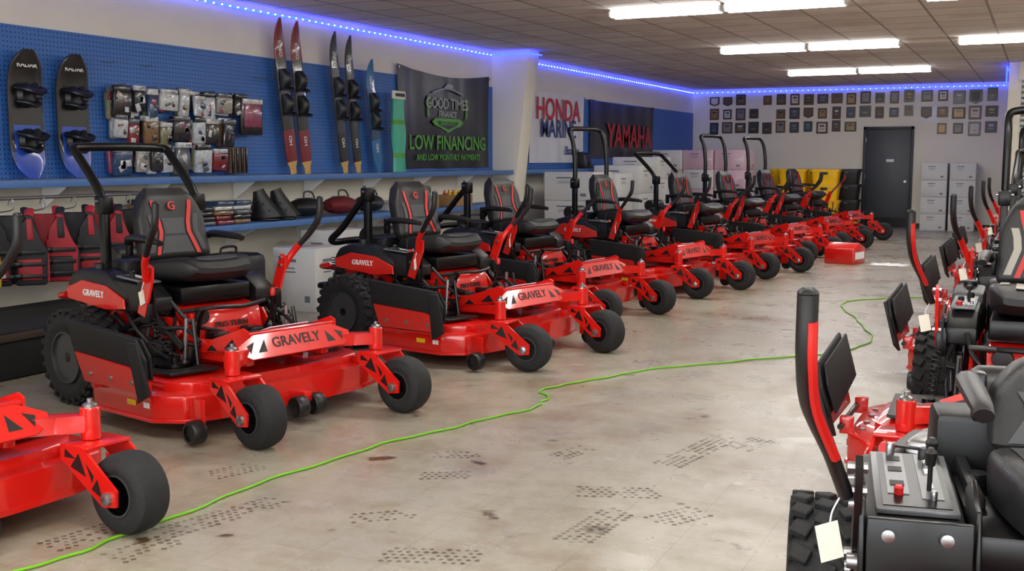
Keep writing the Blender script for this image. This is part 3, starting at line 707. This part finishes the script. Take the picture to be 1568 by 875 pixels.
# ------------------------------------------------------------ life vests
def vest(x, y, z, c1, c2, rz):
    b = MB(); m1 = mat('vest_'+c1[1:], c1, .6, 0, .1, 6, bump=.4, bscale=25); m2 = mat('vest_'+c2[1:], c2, .6, 0, .1, 6, bump=.4, bscale=25)
    for s in (-1, 1):
        b.prism([(s*.01, 0), (s*.23, 0), (s*.245, .26), (s*.17, .34), (s*.15, .52), (s*.09, .53), (s*.06, .40), (s*.01, .33)], 'x', .03, .085, m1, .02)
        b.prism([(s*.03, .04), (s*.20, .04), (s*.20, .20), (s*.03, .20)], 'x', .07, .10, m2, .012)
        b.prism([(s*.10, .34), (s*.15, .34), (s*.14, .50), (s*.10, .50)], 'x', .075, .095, m2, .008)
        b.tube([(.05, s*.12, .50), (.0, s*.125, .56), (-.06, s*.12, .50)], .035, m2, 8, 4, flat=.5)
        b.box((0, s*.235, .13), (.14, .03, .22), m2, .012)
    b.prism([(-.23, 0), (.23, 0), (.245, .26), (.17, .34), (.15, .52), (-.15, .52), (-.17, .34), (-.245, .26)], 'x', -.10, -.04, m1, .02)
    for zz in (.07, .16, .25):
        b.box((.10, 0, zz), (.012, .45, .03), BLK, .004); b.box((.108, .03, zz), (.02, .06, .04), BLKM, .006)
    b.box((.115, -.1, .12), (.003, .08, .12), TAG, r=(10, 0, 0))
    b.tube([(0, -.02, .60), (0, 0, .66), (0, .02, .60), (0, 0, .56), (0, -.14, .54)], .006, STL, 6, 3)
    b.obj('life_vest', (x, y, z), rz)
for yv, c1, c2 in ((5.42, '#17181c', '#b9a31a'), (5.86, '#1b1c22', '#9a1f2c'), (6.15, '#a01c2a', '#1b1b20'), (6.45, '#1e2028', '#a8202e'), (6.75, '#a01c2a', '#17181c'), (7.04, '#18191d', '#8c1c30')):
    vest(-6.93, yv, .54, c1, c2, -42)
b = MB(); b.cyl((-6.93, 5.1, 1.19), (-6.93, 7.30, 1.19), .014, STL, 10)
for y in (5.15, 7.27): b.box((-7.18, y, 1.19), (.50, .02, .03), STL, .004)
b.obj('clothes_rail')
b = MB()
for i in range(5):
    y = 7.55+i*.27
    for k in range(random.randint(3, 6)):
        b.box((-7.18+random.uniform(-.02, .02), y, .880+k*.045), (.34, .25, .042), random.choice(PK), .018, r=(0, 0, random.uniform(-6, 6)))
b.obj('folded_apparel_stack')
def boot(y):
    b = MB(); b.box((0, 0, .015), (.30, .13, .03), BLKM, .01)
    rg = []
    for i in range(10):
        t = i/9; z = .03+.28*t; l = .14*(1-t)**1.3+.055; rg.append([(l*math.cos(a)+(.02-.07*t), .055*math.sin(a), z+.02*math.cos(a)) for a in [2*math.pi*j/16 for j in range(16)]])
    b.loft(rg, BLK); b.tube([(.06, -.05, .1), (.10, 0, .12), (.06, .05, .1)], .014, VGR, 8, 3); b.tube([(.0, -.055, .17), (.05, 0, .19), (.0, .055, .17)], .014, VGR, 8, 3)
    b.obj('wakeboard_boot', (-7.12, y, .857), 25)
boot(9.08); boot(9.36)
def carton(name, c, d, m, tape='#a98a5c', rz=0, label=True):
    b = MB(); w_, l, h = d
    b.box((0, 0, h/2), (w_, l, h), m, .006); tp = mat('tape_'+tape[1:], tape, .3)
    b.box((0, 0, h+.001), (w_*.12, l*1.002, .002), tp); b.box((0, 0, h+.0005), (w_+.002, .006, .001), tp)
    if label:
        for yy, zz, a_, c_ in ((-.1, .80, .3, .05), (-.1, .68, .22, .02), (-.1, .62, .26, .02), (.3, .2, .12, .10)):
            b.box((w_/2+.001, l*yy, h*zz), (.002, l*a_, h*c_), mat('carton_print', '#6f7480', .6))
            b.box((w_*yy, -l/2-.001, h*zz), (w_*a_, .002, h*c_), mat('carton_print', '#6f7480', .6))
    b.obj(name, c, rz)
CW = mat('white_carton', '#cfcfcd', .6, 0, .04, 4); CB = mat('brown_carton', '#a47f53', .7, 0, .08, 5); CP = mat('pink_wrapped_carton', '#c9a9b6', .35, 0, .15, 6, coat=.3)
carton('carton', (-6.55, 9.05, 0), (.5, .5, .62), CW)
carton('carton', (-6.80, 9.85, 0), (.5, .5, .74), CW)
b = MB(); b.box((0, 0, .3), (.45, .62, .6), BLK, .07); b.tube([(0, -.12, .6), (0, -.1, .66), (0, .1, .66), (0, .12, .6)], .012, BLK, 8); b.box((.23, 0, .3), (.02, .4, .3), VBL, .02); b.obj('equipment_bag', (-6.85, 8.2, 0), 4)
b = MB(); b.box((0, 0, .075), (.3, .46, .15), CB, .004)
for i in range(9): b.lathe([(0, .025), (.11, .025), (.12, .012), (.15, .012)], (-.08+.08*(i % 3), -.16+.12*(i//3)+.02, .06), 'z', YEL if i % 3 else VRD, 10)
b.obj('oil_bottle_carton', (-7.15, 13.2, .858))
carton('carton', (-7.15, 11.7, .858), (.3, .4, .12), CW); carton('carton', (-7.15, 12.35, .858), (.3, .3, .16), CB)
def gearbag(y, m, l=.5):
    b = MB(); rg = []
    for i in range(13):
        t = i/12; e = math.sin(math.pi*(.06+.88*t))**.45
        rg.append([(.15*e*math.cos(a)*(1+.06*math.sin(3*a+t*6)), (t-.5)*l, .105+.105*e*math.sin(a)*(1 if math.sin(a) > 0 else .95)) for a in [2*math.pi*j/20 for j in range(20)]])
    b.loft(rg, m); b.tube([(.05, -.1, .20), (.03, -.06, .27), (.03, .06, .27), (.05, .1, .20)], .010, VGR, 6, 4); b.box((.0, 0, .208), (.012, l*.7, .006), STL)
    b.obj('gear_bag', (-7.16, y, .857))
gearbag(9.85, VBL); gearbag(10.5, mat('red_bag_fabric', '#6b1620', .7)); gearbag(11.1, VBL, .42)
for i, (x, y, n, h) in enumerate(((-6.45, 15.9, 3, .43), (-6.4, 16.75, 3, .42), (-6.35, 17.7, 3, .46), (-6.35, 18.6, 4, .38))):
    for k in range(n): carton('carton', (x, y, k*h), (.8, .78, h-.004), CW, rz=random.uniform(-2, 2))
for i in range(3):
    for k in range(4): carton('wrapped_carton', (-6.72+.60*(i % 3), 21.6+.1*i, .14+k*.38), (.58, .9, .376), CP if (i+k) % 3 else CW, rz=random.uniform(-1, 1))
PAL = mat('pallet_wood', '#8d6b45', .8, 0, .2, 8)
b = MB()
for k in range(7): b.box((0, -.42+k*.14, .125), (1.9, .10, .02), PAL)
for x in (-.85, 0, .85): b.box((x, 0, .065), (.09, .95, .10), PAL)
b.obj('wooden_pallet', (-6.12, 21.7, 0))
carton('carton', (-7.22, 24.2, 1.317), (.3, .5, .32), CB); carton('carton', (-7.22, 23.2, 1.317), (.3, .5, .22), CW)
b = MB(); b.prism([(-.12, 0), (.12, 0), (.06, .26), (-.10, .30)], 'y', -.15, .15, BLK, .03); b.box((.09, 0, .13), (.01, .22, .16), BLKM, .004, r=(0, -12, 0)); b.obj('display_monitor', (-7.24, 18.1, 1.317))
YT = mat('yellow_tote', '#f5c008', .4, 0, .05)
def tote(x, y, z, mm):
    b = MB()
    b.loft([[sup(2*math.pi*j/24, .29*s, .20*s, .3)+(zz,) for j in range(24)] for zz, s in ((0, .86), (.02, .88), (.26, .97), (.262, 1.03), (.30, 1.03))], mm)
    b.loft([[sup(2*math.pi*j/24, .305*s, .215*s, .3)+(zz,) for j in range(24)] for zz, s in ((.29, 1.0), (.315, 1.0), (.318, .92))], BLK if mm == BLK else mm)
    for s in (-1, 1): b.box((0, s*.205, .235), (.14, .02, .05), BLK, .006)
    b.obj('storage_tote', (x, y, z), 0)
for x in (-5.05, -4.40, -3.76):
    for k in range(4): tote(x, 24.3, k*.319, YT if x < -4 or k < 1 else BLK)
for k in range(4): tote(-4.75, 23.7, k*.319, YT)
for k in range(4): tote(-4.08, 23.7, k*.319, YT)
for x in (-2.05, -1.5):
    for k in range(4): carton('carton', (x, 24.95, k*.35), (.5, .6, .346), CW)
b = MB(); PL = mat('dark_carpeted_riser', '#161515', .9, 0, .2, 30); b.box((-6.75, 6.1, .17), (1.1, 2.7, .32), PL, .01); b.box((-6.75, 6.1, .005), (1.04, 2.64, .01), BB); b.box((-6.19, 6.1, .29), (.02, 2.7, .05), mat('riser_trim', '#3a2d22', .6), .004)
b.obj('display_riser')
b = MB(); b.prism([(-.2, 0), (.2, 0), (.22, .22), (.0, .30), (-.2, .22)], 'x', -.22, .22, RED, .015); b.box((.226, 0, .12), (.004, .3, .1), WHT); b.obj('red_parts_carton', (-2.52, 16.35, 0), -15)
b = MB()
b.grid([[((i/12-.5)*.5+.03*math.sin(j), (j/12-.5)*.4+.03*math.sin(i*1.7), .006+.05*max(0, .3-((i/12-.5)**2+(j/12-.5)**2)*2)*(1+math.sin(i*2.1+j*1.3))) for j in range(13)] for i in range(13)], WHT)
b.obj('crumpled_plastic_sheet', (-1.9, 16.3, 0))

# ------------------------------------------------------------ extension cord
cord = [(-3.35, 2.2), (-3.249, 2.736), (-3.195, 3.19), (-3.168, 3.881), (-3.061, 4.681), (-2.871, 5.313), (-2.692, 5.878), (-2.711, 6.192), (-2.843, 6.43), (-2.686, 6.807), (-2.422, 7.389), (-1.885, 8.047), (-1.336, 8.71), (-1.227, 9.52), (-1.511, 10.56), (-1.805, 11.66), (-1.609, 12.12), (-1.19, 12.5), (-.95, 12.6)]
b = MB(); cp = cat([(x, y, .008) for x, y in cord], 10)
cp = [Vector((p.x+.012*math.sin(i*.55)+.008*math.sin(i*1.3), p.y, .008)) for i, p in enumerate(cp)]
b.tube(cp, .006, mat('green_cord', '#6fb51e', .4, 0, .05), 8, 1); b.obj('extension_cord')
m, N, L, p = nodes_mat('tread_mark_dirt'); tc = N.new('ShaderNodeTexCoord')
p.inputs['Base Color'].default_value = lin('#4f3d2a'); p.inputs['Roughness'].default_value = .6
L.new(ramp(noise(5, 5, .7).outputs['Fac'], .30, .70, (.05, .05, .05, 1), (.8, .8, .8, 1)).outputs[0], p.inputs['Alpha'])
b = MB()
for (x, y, a, l, w_) in ((-3.36, 3.11, 80, .35, .2), (-3.03, 3.54, 75, .6, .2), (-3.04, 3.1, 80, .3, .18), (-2.6, 4.81, 20, .25, .15), (-2.48, 4.46, 30, .25, .15), (-1.57, 4.1, 85, .5, .17), (-1.31, 4.36, 60, .3, .2), (-1.54, 5.41, 80, .7, .2), (-1.64, 4.56, 20, .4, .18), (-1.315, 5.66, 70, .3, .18), (-2.42, 3.83, 40, .3, .16), (-3.43, 4.11, 70, .3, .2), (-2.52, 7.69, 10, .3, .14), (-2.1, 5.1, 75, .3, .16), (-2.0, 3.5, 20, .4, .17)):
    A = T(x, y, 0) @ rot(0, 0, a); s_ = .034
    for i in range(int(l/s_)):
        for j in range(int(w_/s_)):
            if random.random() < .2: continue
            cx, cy = (i+.5)*s_-l/2+(j % 2)*s_*.5, (j+.5)*s_-w_/2; r = .014+random.uniform(-.003, .002)
            b.add([(cx-r, cy, .0015), (cx, cy-r, .0015), (cx+r, cy, .0015), (cx, cy+r, .0015)], [(0, 1, 2, 3)], m, A)
b.obj('tire_tread_marks')

# ------------------------------------------------------------ camera
cam = bpy.data.cameras.new('camera'); co = bpy.data.objects.new('camera', cam); sc.collection.objects.link(co)
cam.sensor_width = 36; cam.lens = 39.0; cam.clip_start = .05; cam.clip_end = 100
co.location = (0, 0, 1.48); co.rotation_euler = (math.radians(90-6.5), 0, math.radians(25.5))
sc.camera = co
